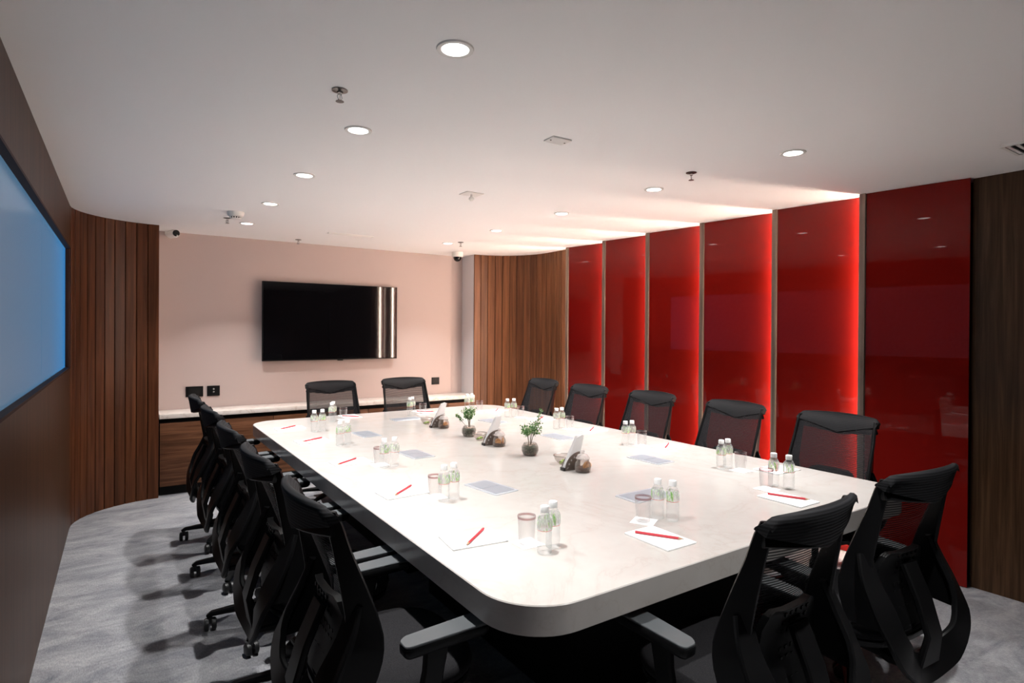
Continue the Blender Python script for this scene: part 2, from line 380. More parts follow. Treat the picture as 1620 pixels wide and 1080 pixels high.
# ------------------------------------------------------------------ downlights
def mk_down():
    r = empty('downlight', (0, 0, 0))
    MB().lathe([(.0445, .002), (.0450, -.004), (.050, -.006), (.060, -.005), (.062, .0)], 32, cap=False).build('trim_ring', M['white_plastic'], r)
    MB().lathe([(.041, .0), (.036, .02), (.030, .045), (.024, .05)], 24, cap=False).build('reflector', M['chrome'], r)
    MB().lathe([(.0005, .0), (.038, -.001), (.0440, -.002), (.0442, .004)], 24, cap=False).build('lens', M['lens'], r)
    return r
down = Maker(mk_down)
names = ['nearest', 'second', 'third', 'fourth', 'farthest']
for i, (x, y) in enumerate(DOWN):
    if i > 9: down((x, y, H), 0, 'round downlight added out of frame to light the near edge of the table', 'ceiling light', 'recessed downlights'); continue
    k = i % 5; side = 'left row' if i < 5 else 'right row'
    lab = (f'lit round recessed downlight, {names[k]} of the {side} of five' if k in (0, 4) else f'lit round recessed downlight, {names[k]} from the camera in the {side}')
    down((x, y, H), 0, lab, 'ceiling light', 'recessed downlights')

# ------------------------------------------------------------------ ceiling fittings
def mk_spr():
    r = empty('sprinkler', (0, 0, 0))
    MB().lathe([(.004, 0), (.030, -.001), (.030, -.004), (.012, -.008), (.012, -.001)], 20).build('escutcheon', M['metal_dark'], r)
    b = MB().lathe([(.009, -.006), (.009, -.016), (.004, -.018)], 12)
    for s in (-1, 1): b.tube([(s*.007, 0, -.016), (s*.013, 0, -.028), (s*.004, 0, -.042)], .002, 6)
    b.tube([(0, 0, -.016), (0, 0, -.040)], .003, 6); b.build('frame', M['chrome'], r)
    d = MB().lathe([(.003, -.041), (.015, -.043), (.016, -.045), (.003, -.046)], 14); d.build('deflector', M['metal_dark'], r)
    return r
spr = Maker(mk_spr)
G = 'ceiling sprinklers'
for x, y, lab in ((.695, 2.24, 'chrome pendant sprinkler nearest, between the two nearest left downlights'), (2.73, 2.24, 'chrome pendant sprinkler before the right downlights and the red panels'),
                  (.727, 5.33, 'small pendant sprinkler beside the smoke detector'), (1.50, 6.18, 'small pendant sprinkler close to the wall above the television'),
                  (2.93, 5.36, 'small pendant sprinkler by the farthest right downlight')):
    spr((x, y, H), .5, lab, 'sprinkler', G)
pl = empty('ceiling_plate', (1.742, 2.225, H), 0, 'flat white rectangular blank plate on ceiling near the middle', 'plate')
MB().box((-.055, -.04, -.008), (.055, .04, 0)).build('cover', M['white_plastic'], pl, bevel=.002)
b = MB()
for s in (-1, 1): b.lathe([(.004, -.010), (.004, -.0075)], 10, (s*.042, 0, 0))
b.build('screw', M['metal_dark'], pl)
pl = empty('ceiling_sensor', (1.955, 3.43, H), 0, 'square white ceiling plate with a small hanging nozzle', 'sensor')
MB().box((-.065, -.055, -.005), (.065, .055, 0)).build('plate', M['white_plastic'], pl, bevel=.002)
MB().lathe([(.007, 0), (.007, -.02), (.017, -.026), (.019, -.036), (.010, -.046), (.003, -.048)], 16).build('nozzle', M['white_plastic'], pl)
sd = empty('smoke_detector', (.745, 5.03, H), 0, 'round white smoke detector with slots on the far left ceiling', 'smoke detector')
MB().lathe([(.062, 0), (.062, -.012), (.056, -.030), (.045, -.038)], 32).build('housing', M['white_plastic'], sd)
b = MB()
for k in range(14):
    a = 2*PI*k/14; c, s = math.cos(a), math.sin(a); b.tube([(.043*c, .043*s, -.037), (.038*c, .038*s, -.050)], .0035, 6)
b.build('slot_rib', M['white_plastic'], sd)
MB().lathe([(.034, -.036), (.034, -.050)], 24).build('sensor_core', M['black_matte'], sd)
MB().lathe([(.041, -.049), (.036, -.055), (.010, -.058)], 24).build('cap', M['white_plastic'], sd)
lv = empty('linear_diffuser', (1.84, 5.56, H), 0, 'long thin white slot diffuser on ceiling in front of television', 'air vent')
MB().box((-.22, -.03, -.008), (.22, -.022, 0)).box((-.22, .022, -.008), (.22, .03, 0)).box((-.22, -.022, -.008), (-.212, .022, 0)).box((.212, -.022, -.008), (.22, .022, 0)).build('frame', M['white_plastic'], lv, smooth=False)
MB().box((-.212, -.004, -.006), (.212, .004, -.001)).build('louvre', M['white_plastic'], lv, smooth=False)
sp = empty('ceiling_vent', (3.69, .985, H), 0, 'slotted white ceiling vent cut by the right edge of the photo', 'air vent')
b = MB()
for k in range(4): b.box((-.10, -.06+k*.036, -.007), (.10, -.044+k*.036, -.001))
b.build('louvre', M['white_plastic'], sp, smooth=False)
MB().box((-.12, -.08, -.010), (.12, -.065, 0)).box((-.12, .065, -.010), (.12, .08, 0)).box((-.12, -.065, -.010), (-.105, .065, 0)).box((.105, -.065, -.010), (.12, .065, 0)).build('frame', M['white_plastic'], sp, smooth=False)
MB().box((-.105, -.065, -.0008), (.105, .065, 0)).build('dark_core', M['black_matte'], sp, smooth=False)
dc = empty('dome_camera', (3.27, 6.06, H), 0, 'white dome camera with black eye near the right niche corner', 'camera')
MB().lathe([(.060, 0), (.066, -.006), (.066, -.050), (.058, -.058)], 32).build('housing', M['white_plastic'], dc)
MB().lathe([(.047, -.057), (.046, -.075), (.036, -.096), (.018, -.108), (.002, -.111)], 28).build('dome', M['black_gloss'], dc)
bc = empty('bullet_camera', (.372, 6.42, 2.405), 0, 'white bullet camera with black lens high in the left niche corner', 'camera')
MB().lathe([(.032, 0), (.032, .012), (.012, .016)], 20, axis='y').xf(Matrix.Rotation(PI, 4, 'Z')).build('wall_mount', M['white_plastic'], bc)
MB().tube([(0, -.01, 0), (0, -.06, -.005), (.025, -.10, -.012)], .011, 10).build('arm', M['white_plastic'], bc)
rot = Matrix.Translation((.035, -.13, -.018)) @ Matrix.Rotation(.30, 4, 'Z')
MB().lathe([(.020, -.09), (.036, -.08), (.038, .03), (.034, .05)], 24, axis='y').xf(rot @ Matrix.Rotation(PI, 4, 'Z')).build('body', M['white_plastic'], bc)
MB().lathe([(.030, .048), (.030, .056), (.015, .058)], 24, axis='y').xf(rot @ Matrix.Rotation(PI, 4, 'Z')).build('lens', M['black_gloss'], bc)

# ------------------------------------------------------------------ television, sockets, credenza
tv = empty('television', (1.915, 6.42, 1.587), 0, 'large black flat screen television on the pink-white back wall', 'television')
MB().box((-.725, -.082, -.408), (.725, -.045, .408)).build('casing', M['black_plastic'], tv, bevel=.004)
MB().box((-.717, -.0835, -.396), (.717, -.0815, .402)).build('screen', M['black_gloss'], tv, smooth=False)
MB().box((-.25, -.046, -.2), (.25, -.001, .2)).build('wall_bracket', M['black_matte'], tv, bevel=.003)
MB().box((.04, -.088, -.417), (.10, -.07, -.407)).build('sensor_bump', M['black_plastic'], tv, bevel=.002)
def socket(x, z, w, h, lab, mark):
    r = empty('wall_socket', (x, 6.42, z), 0, lab, 'socket', 'black wall plates')
    MB().box((-w/2, -.010, -h/2), (w/2, 0, h/2)).build('cover_plate', M['black_plastic'], r, bevel=.002)
    if mark == 1:
        for s in (-1, 1): MB().lathe([(.010, -.0105), (.010, -.012), (.004, -.0125)], 14, (0, 0, s*.014+.004), axis='y').build('port', M['chrome'], r)
    elif mark == 2:
        b = MB()
        for dx, dz in ((0, .022), (-.016, -.008), (.016, -.008)): b.lathe([(.006, -.0105), (.006, -.0112)], 10, (dx, 0, dz), axis='y')
        b.build('pin_hole', M['reveal'], r)
    else:
        MB().box((-w*.32, -.0115, -h*.3), (w*.32, -.0098, h*.3)).build('insert', M['black_matte'], r, bevel=.001)
socket(.592, .897, .150, .100, 'wide black wall plate beside the niche left edge', 0)
socket(.757, .897, .112, .100, 'square black wall plate with two metal ports', 1)
socket(3.17, .893, .100, .085, 'black power socket plate low in the right half of back wall', 2)
wt = MB().box((.285, 6.075, .695), (3.525, 6.415, .735)).build('worktop', M['marble2'], bevel=.004); tag(wt, 'long white stone worktop of the niche below the television', 'worktop')
cr = empty('credenza', (1.9, 6.2, 0), 0, 'low walnut built-in credenza under the white stone worktop', 'cabinet')
MB().box((-1.61, -.09, .085), (1.62, .20, .655)).build('carcass', M['reveal'], cr, smooth=False)
MB().box((-1.61, -.06, .0), (1.62, .20, .085)).build('toe_kick', M['black_matte'], cr, smooth=False)
MB().box((-1.61, -.05, .655), (1.62, .20, .695)).build('shadow_gap', M['black_matte'], cr, smooth=False)
x = -1.612
for wd in (.962, .962, .962, .345):
    MB().box((x+.002, -.110, .087), (x+wd-.002, -.091, .655)).build('door', M['wood_horiz'], cr, bevel=.0015); x += wd

# ------------------------------------------------------------------ conference table
TX0, TX1, TY0, TY1, TZ = .865, 3.175, 1.25, 5.14, .75
tb = empty('conference_table', (2.02, 3.2, 0), 0, 'long cream marble topped conference table with rounded corners', 'table')
def slab(z0, z1, inset=0, r=.2, ch=.004):
    rs = []
    for z, i in ((z0, ch), (z0+ch, 0), (z1-ch, 0), (z1, ch)):
        rs.append([(a-2.02, b-3.2, z) for a, b in rrect(TX0+inset+i, TY0+inset+i, TX1-inset-i, TY1-inset-i, r-i, 12)])
    return MB().rings(rs)
slab(.663, TZ, ch=.003).build('table_top', M['marble'], tb, ang=30)
slab(.58, .662, .25, .12).build('apron', M['black_matte'], tb)
for y0, y1 in ((-1.45, -.15), (.15, 1.45)):
    MB().box((-.55, y0, .0), (.55, y1, .56)).build('pedestal', M['black_matte'], tb, bevel=.01)

# ------------------------------------------------------------------ office chair (faces +Y)
def lerp(tab, z):
    for (z0, a), (z1, b) in zip(tab, tab[1:]):
        if (z0-z)*(z1-z) <= 0: return a+(b-a)*(z-z0)/(z1-z0)
    return tab[0][1] if abs(z-tab[0][0]) < abs(z-tab[-1][0]) else tab[-1][1]
Ft = [(1.03, -.215), (.98, -.190), (.9, -.165), (.8, -.125), (.7, -.088), (.63, -.072), (.56, -.080), (.47, -.115)]
Rt = [(1.03, -.238), (.98, -.228), (.9, -.210), (.8, -.192), (.72, -.178), (.66, -.178), (.6, -.200), (.5, -.245), (.45, -.255)]
Wt = [(1.03, .225), (.9, .232), (.8, .236), (.7, .240), (.6, .245), (.5, .240), (.45, .22)]
def mk_chair():
    r = empty('office_chair', (0, 0, 0))
    BP = M['black_plastic']
    # side frames + lower loop + spine
    for s in (-1, 1):
        b = MB(); rs = []
        for k in range(15):
            z = 1.01-(1.01-.50)*k/14; f_, r_, w_ = lerp(Ft, z), lerp(Rt, z), lerp(Wt, z); t = .020
            x1 = s*w_; x0 = s*(w_-t); c = .006
            # twist the rear edge inward a little
            xi = s*.018
            rs.append([(x1, f_-c, z), (x1-s*c, f_, z), (x0+s*c, f_, z), (x0, f_-c, z), (x0-xi, r_+c, z), (x0-xi+s*c, r_, z), (x1-xi-s*c, r_, z), (x1-xi, r_+c, z)])
        b.rings(rs); b.build('side_frame', BP, r)
    b = MB()
    path = [(.212, -.150, .74), (.226, -.180, .66), (.228, -.222, .58), (.215, -.255, .50), (.180, -.268, .435), (.125, -.262, .385), (.065, -.250, .352), (0, -.243, .338)]
    path = path+[(-x, y, z) for x, y, z in path[-2::-1]]
    wides = [(0, .25, 1) if abs(p[0]) < .14 else (-.6 if p[0] > 0 else .6, .1, .4) if p[2] < .52 else (-.9 if p[0] > 0 else .9, -.35, .0) for p in path]
    wd_ = [.05, .065, .08, .092, .100, .104, .106, .108, .106, .104, .100, .092, .08, .065, .05]
    P_, W_, D_ = [], [], []
    for i in range(len(path)-1):
        q = [Vector(path[max(i-1, 0)]), Vector(path[i]), Vector(path[i+1]), Vector(path[min(i+2, len(path)-1)])]
        for t in (0, .25, .5, .75):
            P_.append(.5*((2*q[1])+(q[2]-q[0])*t+(2*q[0]-5*q[1]+4*q[2]-q[3])*t*t+(3*q[1]-q[0]-3*q[2]+q[3])*t**3))
            W_.append(wd_[i]*(1-t)+wd_[i+1]*t); D_.append(tuple(Vector(wides[i]).normalized().lerp(Vector(wides[i+1]).normalized(), t)))
    P_.append(Vector(path[-1])); W_.append(wd_[-1]); D_.append(wides[-1])
    b.blade(P_, D_, W_, .020)
    b.blade([(0, -.250, .355), (0, -.268, .46), (0, -.235, .57), (0, -.185, .68)], (1, 0, 0), [.12, .085, .085, .08], .022)
    b.blade([(0, -.240, .330), (0, -.15, .335), (0, -.05, .365)], (1, 0, 0), [.085, .12, .13], [.024, .035, .045])
    b.build('rear_shell', BP, r)
    # mesh sheet
    nx, nz = 16, 22; b = MB(); vs = []; fs = []
    for j in range(nz+1):
        z = .475+(.97-.475)*j/nz; w_ = lerp(Wt, z)-.010; f_ = lerp(Ft, z)-.004
        for i in range(nx+1):
            u = -1+2*i/nx; vs.append((u*w_, f_-.045*(1-u*u), z))
    for j in range(nz):
        for i in range(nx): a = j*(nx+1)+i; fs.append((a, a+1, a+nx+2, a+nx+1))
    b.add(vs, fs); b.build('back_mesh', M['mesh'], r)
    # padded head band: V shaped lower edge, ribbed, curled to the rear
    b = MB(); rs = []; n = 24
    for i in range(n+1):
        u = -1+2*i/n; w_ = .2265; x = u*w_; dip = .058*(1-abs(u)); yb = -.045*(1-u*u); hz = 1.026+.010*(1-u*u)-.016*max(0, (abs(u)-.88)/.12)**2
        zb = .985-dip; f0 = lerp(Ft, zb)+yb; sec = [(f0+.001, zb)]
        for k in range(1, 5): z = zb+(hz-.008-zb)*k/4; sec.append((lerp(Ft, z)+yb+.003-.012*(k/4)**3, z))
        sec += [(-.222+yb, hz-.001), (-.232+yb, hz), (-.241+yb, hz-.006), (-.243+yb, hz-.018), (-.236+yb, (zb+hz)/2), (-.226+yb, zb-.012), (f0-.016, zb-.006)]
        rs.append([(x, y, z) for y, z in sec])
    b.rings(rs); b.build('head_band', M['knit'], r, ang=60)
    # frame rail joining the side blades behind the head band, and dark lower web behind the mesh
    b = MB(); pts = [(u*.218, -.212-.040*(1-u*u), .962-.030*(1-abs(u))) for u in [-1+2*i/12 for i in range(13)]]
    b.blade(pts, (0, .3, 1), .040, .016); b.build('top_rail', BP, r)
    # lumbar pad with bumps
    b = MB(); rs = []
    for z, hw, in ((.462, .130), (.480, .145), (.60, .150), (.68, .135), (.715, .115), (.725, .090)):
        y = lerp(Ft, z)-.055; rs.append([(-hw, y, z), (-hw*.5, y-.010, z), (hw*.5, y-.010, z), (hw, y, z), (hw, y-.022, z), (hw*.5, y-.034, z), (-hw*.5, y-.034, z), (-hw, y-.022, z)])
    b.rings(rs)
    for j in range(8):
        for i in range(5):
            z = .53+j*.026; y = lerp(Ft, z)-.089; b.box((-.055+i*.0275-.005, y-.004, z-.005), (-.055+i*.0275+.005, y+.004, z+.005))
    b.build('lumbar_pad', BP, r)
    # seat
    b = MB(); rs = []
    def sq(hx, y0, y1, z, e=3.2, n=36):
        o = []
        for k in range(n):
            a = 2*PI*k/n; c, s_ = math.cos(a), math.sin(a)
            o.append((hx*math.copysign(abs(c)**(2/e), c), (y0+y1)/2+(y1-y0)/2*math.copysign(abs(s_)**(2/e), s_), z))
        return o
    for z, k in ((.430, .02), (.438, .005), (.455, 0), (.470, .002), (.481, .012), (.487, .035), (.489, .09)): rs.append(sq(.245-k, -.205+k, .275-k, z))
    b.rings(rs); b.build('seat', M['fabric'], r, ang=60)
    b = MB(); b.rings([sq(.21, -.18, .23, .400), sq(.238, -.20, .265, .412), sq(.240, -.202, .268, .431)]); b.build('seat_pan', BP, r, ang=60)
    MB().box((-.075, -.13, .335), (.075, .10, .402)).build('tilt_mechanism', BP, r, bevel=.012)
    MB().tube([(.07, .02, .365), (.20, .04, .37), (.27, .05, .372)], [.006, .006, .011], 8).build('lever', BP, r)
    # column and base
    MB().lathe([(.029, .10), (.029, .22), (.024, .225), (.024, .235), (.018, .236), (.018, .34)], 20).build('gas_lift', BP, r)
    MB().lathe([(.034, .055), (.048, .065), (.050, .115), (.040, .128)], 20).build('hub', BP, r)
    for k in range(5):
        a = PI/2+2*PI*k/5+.35; d = Vector((math.cos(a), math.sin(a), 0)); n_ = Vector((-d.y, d.x, 0))
        lg = MB().blade([d*.035+Vector((0, 0, .098)), d*.13+Vector((0, 0, .098)), d*.25+Vector((0, 0, .086)), d*.312+Vector((0, 0, .078)), d*.330+Vector((0, 0, .066))], tuple(n_), [.056, .048, .038, .034, .028], [.040, .034, .026, .022, .018])
        lg.tube([d*.318+Vector((0, 0, .076)), d*.318+Vector((0, 0, .052))], .010, 10)
        leg = lg.build('base_leg', BP, r)
        ca = a+rnd.uniform(.6, 2.4); ax = Vector((-math.sin(ca), math.cos(ca), 0)); dd = Vector((math.cos(ca), math.sin(ca), 0))
        o_ = d*.318+dd*.012+Vector((0, 0, .0312)); c = MB()
        R3 = Matrix.Translation(o_) @ Matrix(((dd.x, ax.x, 0, 0), (dd.y, ax.y, 0, 0), (0, 0, 1, 0), (0, 0, 0, 1)))
        for s in (-1, 1): c.add(*_lathe_y([(.006, s*.007), (.0300, s*.007), (.0310, s*.012), (.0300, s*.024), (.022, s*.029), (.004, s*.029)], 20))
        c.box((-.011, -.0075, .005), (.011, .0075, .034)); c.xf(R3)
        c.build('caster', M['black_rubber'], leg)
    # armrests
    for s in (-1, 1):
        b = MB(); b.blade([(s*.12, .01, .395), (s*.22, .02, .393), (s*.272, .03, .408), (s*.283, .04, .45), (s*.283, .055, .53), (s*.283, .065, .600)], [(0, 1, 0)]*6, [.075, .075, .075, .070, .064, .075], [.018, .018, .020, .024, .026, .026])
        def arm_ring(z, k, n=6):
            o = []
            for x, y in rrect(-.042+k, -.130+k, .042-k, .140-k, .026-k*.5, n):
                tp = 1-.22*max(0, -y/.125); o.append((s*.283+x*tp, y+.088, z+.013-.012*max(0, -y/.125)**2-.004*max(0, y/.14)**2))
            return o
        b.rings([arm_ring(z, k) for z, k in ((.588, .018), (.592, .008), (.602, .001), (.620, 0), (.6225, .0015))])
        ar = b.build('armrest', BP, r, ang=40)
        MB().rings([arm_ring(z, k) for z, k in ((.6226, .003), (.628, .002), (.630, .0035))]).build('arm_pad', M['arm_grey'], ar, ang=30)
    return r
def _lathe_y(prof, n):
    t = MB(); t.lathe([(a, b) for a, b in prof], n, axis='y'); return t.v, t.f
chair = Maker(mk_chair)
SEATS = [  # key, x, y, facing angle (rotation about z), phrase
    ('L1', .68, 4.66, -PI/2-.02, 'farthest of five on the left side'), ('L2', .685, 3.94, -PI/2+.02, 'second from the far end, left side'),
    ('L3', .68, 3.18, -PI/2, 'middle one of five on the left side'), ('L4', .68, 2.475, -PI/2+.01, 'second from the near end, left side'),
    ('L5', .69, 1.795, -PI/2, 'nearest of five on the left side'),
    ('F1', 1.60, 5.16, PI, 'left one at the far end below the television'), ('F2', 2.33, 5.20, PI, 'right one at the far end below the television'),
    ('R1', 3.24, 4.63, PI/2-.03, 'farthest of five on the red panel side'), ('R2', 3.20, 3.90, PI/2, 'second from the far end, red panel side'),
    ('R3', 3.24, 3.205, PI/2, 'middle one of five on the red panel side'), ('R4', 3.24, 2.47, PI/2-.05, 'second from the near end, red panel side'),
    ('R5', 3.24, 1.78, PI/2, 'nearest of five on the red panel side'),
    ('N1', 1.60, 1.115, .02, 'left one of two at the near end'), ('N2', 2.36, 1.135, -.08, 'right one of two at the near end')]
for k, x, y, a, ph in SEATS:
    chair((x, y, 0), a, 'black mesh office chair, ' + ph, 'chair', 'black mesh chairs around the table')
PLACE = {'L1': 'far left seat', 'L2': 'second far left-side seat', 'L3': 'middle left-side seat', 'L4': 'second near left-side seat', 'L5': 'near left corner seat',
         'F1': 'far end left chair', 'F2': 'far end right chair', 'R1': 'farthest red-side chair', 'R2': 'second farthest red-side chair', 'R3': 'middle red-side chair',
         'R4': 'second nearest red-side chair', 'R5': 'nearest red-side chair', 'N1': 'near end left chair', 'N2': 'near end right chair'}

# ------------------------------------------------------------------ pads and pencils
PADS = {'L5': (1.055, 1.825, -.12), 'L4': (1.082, 2.525, .04), 'L3': (1.085, 3.27, .02), 'L2': (1.073, 4.02, .03), 'L1': (1.068, 4.635, .0),
        'F1': (1.655, 5.00, PI/2), 'F2': (2.325, 4.93, PI/2+.25), 'R1': (2.925, 4.665, .1), 'R2': (2.98, 4.02, .0), 'R3': (2.985, 3.37, .02), 'R4': (2.975, 2.617, .02), 'R5': (2.985, 1.855, -.03),
        'N2': (2.495, 1.497, PI/2), 'N1': (1.630, 1.467, PI/2)}
PEN = {'L5': (.987, 1.761, 1.137, 1.884), 'L4': (1.013, 2.467, 1.163, 2.599), 'L3': (.984, 3.208, 1.136, 3.317), 'L2': (.991, 3.994, 1.156, 4.079), 'L1': (.977, 4.581, 1.126, 4.692),
       'F1': (1.60, 5.02, 1.705, 4.90), 'F2': (2.27, 4.96, 2.39, 4.85), 'R1': (2.894, 4.60, 3.00, 4.73), 'R3': (2.92, 3.315, 3.06, 3.43), 'R4': (2.91, 2.577, 3.055, 2.674), 'R5': (2.92, 1.82, 3.06, 1.90), 'R2': (2.91, 3.96, 3.05, 4.07),
       'N2': (2.470, 1.60, 2.555, 1.405), 'N1': (1.580, 1.552, 1.682, 1.388)}
def mk_pad():
    r = empty('notepad', (0, 0, 0)); b = MB().box((-.105, -.074, 0), (.105, .074, .0050)); b.build('sheets', M['paper'], r, bevel=.0006, seg=1)
    MB().box((-.103, -.0725, .0051), (.104, .0725, .0056)).build('top_sheet', M['paper'], r, smooth=False)
    return r
pad = Maker(mk_pad)
def mk_pencil():
    r = empty('pencil', (0, 0, 0)); z = .0048
    def hexr(x, R): return [(x, R*math.cos(2*PI*k/6), z+R*math.sin(2*PI*k/6)) for k in range(6)]
    MB().rings([hexr(-.088, .0048), hexr(.068, .0048)]).build('barrel', M['pencil_red'], r, smooth=False)
    MB().rings([hexr(.068, .0047), hexr(.083, .0014)]).build('sharpened_cone', M['pencil_wood'], r, smooth=False)
    MB().rings([hexr(.083, .0014), hexr(.088, .0003)]).build('lead', M['graphite'], r, smooth=False)
    return r
pencil = Maker(mk_pencil)
for k, (x, y, a) in PADS.items():
    pad((x, y, TZ), a, f'white paper notepad at the {PLACE[k]}', 'notepad', 'notepads laid out round the table')
for k, (x0, y0, x1, y1) in PEN.items():
    a = math.atan2(y1-y0, x1-x0) + (PI if k.startswith('L') or k == 'R5' else 0)
    pencil(((x0+x1)/2, (y0+y1)/2, TZ+.0058), a, f'red pencil on the notepad at the {PLACE[k]}', 'pencil', 'red pencils on the notepads')

# ------------------------------------------------------------------ bottles, tumblers, coasters
def mk_bottle():
    r = empty('water_bottle', (0, 0, 0))
    MB().lathe([(.012, .004), (.020, .0), (.0245, .003), (.0255, .012), (.0235, .018), (.0255, .024), (.0255, .040), (.0240, .045), (.0253, .050), (.0253, .068), (.0238, .075),
                (.0250, .082), (.0265, .092), (.0265, .108), (.0235, .122), (.0160, .134), (.0125, .139), (.0122, .146)], 24).build('body', M['pet'], r, ang=70)
    MB().lathe([(.0254, .079), (.0270, .092), (.0270, .108), (.0242, .121)], 24, cap=False).build('wrapper_label', M['label'], r, ang=70)
    MB().lathe([(.0150, .139), (.0152, .141), (.0150, .158), (.0138, .160), (.004, .1605)], 20).build('cap', M['white_cap'], r, ang=50)
    return r
bottle = Maker(mk_bottle)
def mk_tumbler():
    r = empty('glass_tumbler', (0, 0, 0))
    MB().lathe([(.004, .0), (.026, .0), (.028, .002), (.0305, .05), (.0325, .100), (.0315, .1005), (.0295, .05), (.0265, .010), (.004, .008)], 28).build('cup', M['glass'], r, ang=60)
    MB().lathe([(.0327, .089), (.0331, .097)], 28, cap=False).build('rim_reflection', M['rim_reflection_tint'], r)  # painted reflection of the red wall just below the rim
    return r
tumbler = Maker(mk_tumbler)
def mk_coaster():
    r = empty('paper_coaster', (0, 0, 0)); MB().box((-.045, -.045, 0), (.045, .045, .0012)).build('sheet', M['paper'], r, smooth=False); return r
coaster = Maker(mk_coaster)
BOT = {'L1': [(1.184, 4.389), (1.250, 4.412)], 'L2': [(1.186, 3.785), (1.244, 3.812)], 'F1': [(1.433, 4.79), (1.462, 4.846)], 'L3': [(1.200, 3.050), (1.262, 3.056)], 'L4': [(1.184, 2.306), (1.240, 2.320)],
       'L5': [(1.195, 1.585), (1.252, 1.612)], 'F2': [(2.118, 4.790), (2.165, 4.838)], 'R1': [(2.696, 4.789), (2.756, 4.806)], 'R2': [(2.812, 4.28), (2.868, 4.262)], 'R3': [(2.793, 3.560), (2.850, 3.567)],
       'R4': [(2.780, 2.806), (2.835, 2.80)], 'R5': [(2.746, 2.035), (2.805, 2.036)], 'N2': [(2.668, 1.675), (2.684, 1.606)], 'N1': [(1.800, 1.632), (1.828, 1.580)]}
TUM = {'F1': (1.553, 4.87), 'L3': (1.20, 3.125), 'L4': (1.180, 2.385), 'L5': (1.195, 1.690), 'F2': (2.245, 4.795), 'R1': (2.79, 4.72), 'R2': (2.895, 4.195), 'R3': (2.872, 3.495), 'R4': (2.850, 2.725),
       'R5': (2.805, 1.955), 'N2': (2.575, 1.655), 'N1': (1.723, 1.638)}
for k, (a, b) in BOT.items():
    for (x, y), side in ((a, 'left'), (b, 'right')):
        bottle((x, y, TZ), rnd.uniform(0, 6), f'small clear water bottle with white cap, {side} of the pair, {PLACE[k]}', 'bottle', 'water bottles on the table')
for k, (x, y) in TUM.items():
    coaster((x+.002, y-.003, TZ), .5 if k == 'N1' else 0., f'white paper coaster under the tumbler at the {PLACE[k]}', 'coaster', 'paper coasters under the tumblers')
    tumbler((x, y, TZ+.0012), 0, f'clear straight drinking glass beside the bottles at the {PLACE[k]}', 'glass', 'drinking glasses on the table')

# ------------------------------------------------------------------ table access lids
def mk_lid():
    r = empty('cable_lid', (0, 0, 0))
    MB().rings([[(x, y, z) for x, y in rrect(-.072+k, -.125+k, .072-k, .125-k, .012, 4)] for z, k in ((0, 0), (.0025, 0), (.0035, .001))]).build('frame', M['plate_metal'], r, ang=30)
    for y0, y1 in ((-.108, -.002), (.002, .108)):
        MB().box((-.056, y0, .0035), (.056, y1, .0050)).build('flap', M['plate_inner'], r, bevel=.0008, seg=1)
    return r
lid = Maker(mk_lid)
for x, y, a, lab in ((1.475, 2.385, .13, 'grey metal cable lid in tabletop, left side, nearest'), (1.487, 3.275, .05, 'grey metal cable lid in tabletop, left side, second nearest'),
                     (1.472, 4.093, .05, 'grey metal cable lid in tabletop, left side, farthest'), (2.01, 4.62, PI/2, 'grey metal cable lid in tabletop at far end'),
                     (2.575, 4.135, .08, 'grey metal cable lid in tabletop, red side, farthest'), (2.590, 3.28, .05, 'grey metal cable lid in tabletop, red side, middle'),
                     (2.590, 2.41, .02, 'grey metal cable lid in tabletop, red side, nearest'), (2.00, 1.89, PI/2, 'grey metal cable lid in tabletop at near end, behind bottles')):
    lid((x, y, TZ), a, lab, 'table lid', 'metal cable lids set along the tabletop')

# ------------------------------------------------------------------ napkin holders, cookie jars, candy bowls
def plate_sector(y, R=.098):
    # quarter disc in the XZ plane, corner at lower right, five holes along the arc
    t = .0025; bm = MB(); cx = .045
    outer = [(cx-R*math.cos(PI/2*k/18*.98+.0), R*math.sin(PI/2*k/18*.98)) for k in range(19)]
    inner_r = R*.62
    # rim strip with holes: build as web pieces around round holes
    nh = 5; pts = []
    def PR(r_, a): return (cx-r_*math.cos(a), r_*math.sin(a))
    hr = .0060
    for h in range(nh):
        a0 = PI/2*.98*h/nh; a1 = PI/2*.98*(h+1)/nh; am = (a0+a1)/2; rm = R*.80; c0 = PR(rm, am)
        K = 24; box = []; ci = []
        for k in range(K):
            u = k/K*4; s = int(u); f = u-s
            if s == 0: rr, aa = inner_r+(R-inner_r)*f, a0
            elif s == 1: rr, aa = R, a0+(a1-a0)*f
            elif s == 2: rr, aa = R-(R-inner_r)*f, a1
            else: rr, aa = inner_r, a1-(a1-a0)*f
            p = PR(rr, aa); box.append(p); d = Vector((p[0]-c0[0], p[1]-c0[1])).normalized(); ci.append((c0[0]+d.x*hr, c0[1]+d.y*hr))
        bm.rings([[(x, y-t/2, z) for x, z in box], [(x, y+t/2, z) for x, z in box], [(x, y+t/2, z) for x, z in ci], [(x, y-t/2, z) for x, z in ci]], loop=True)
    sec = [(cx, 0)]+[PR(inner_r, PI/2*.98*k/12) for k in range(13)]
    bm.rings([[(x, y-t/2, z) for x, z in sec], [(x, y+t/2, z) for x, z in sec]])
    return bm
def mk_holder():
    r = empty('napkin_holder', (0, 0, 0))
    for y in (-.0165, .0165): plate_sector(y).build('side_plate', M['holder'], r, smooth=False)
    MB().box((-.056, -.0185, 0), (.046, .0185, .004)).build('base_bar', M['holder'], r, bevel=.001)
    MB().box((-.061, -.0195, 0), (-.050, .0195, .016)).build('end_cap', M['holder_edge'], r, bevel=.001)
    return r
holder = Maker(mk_holder)
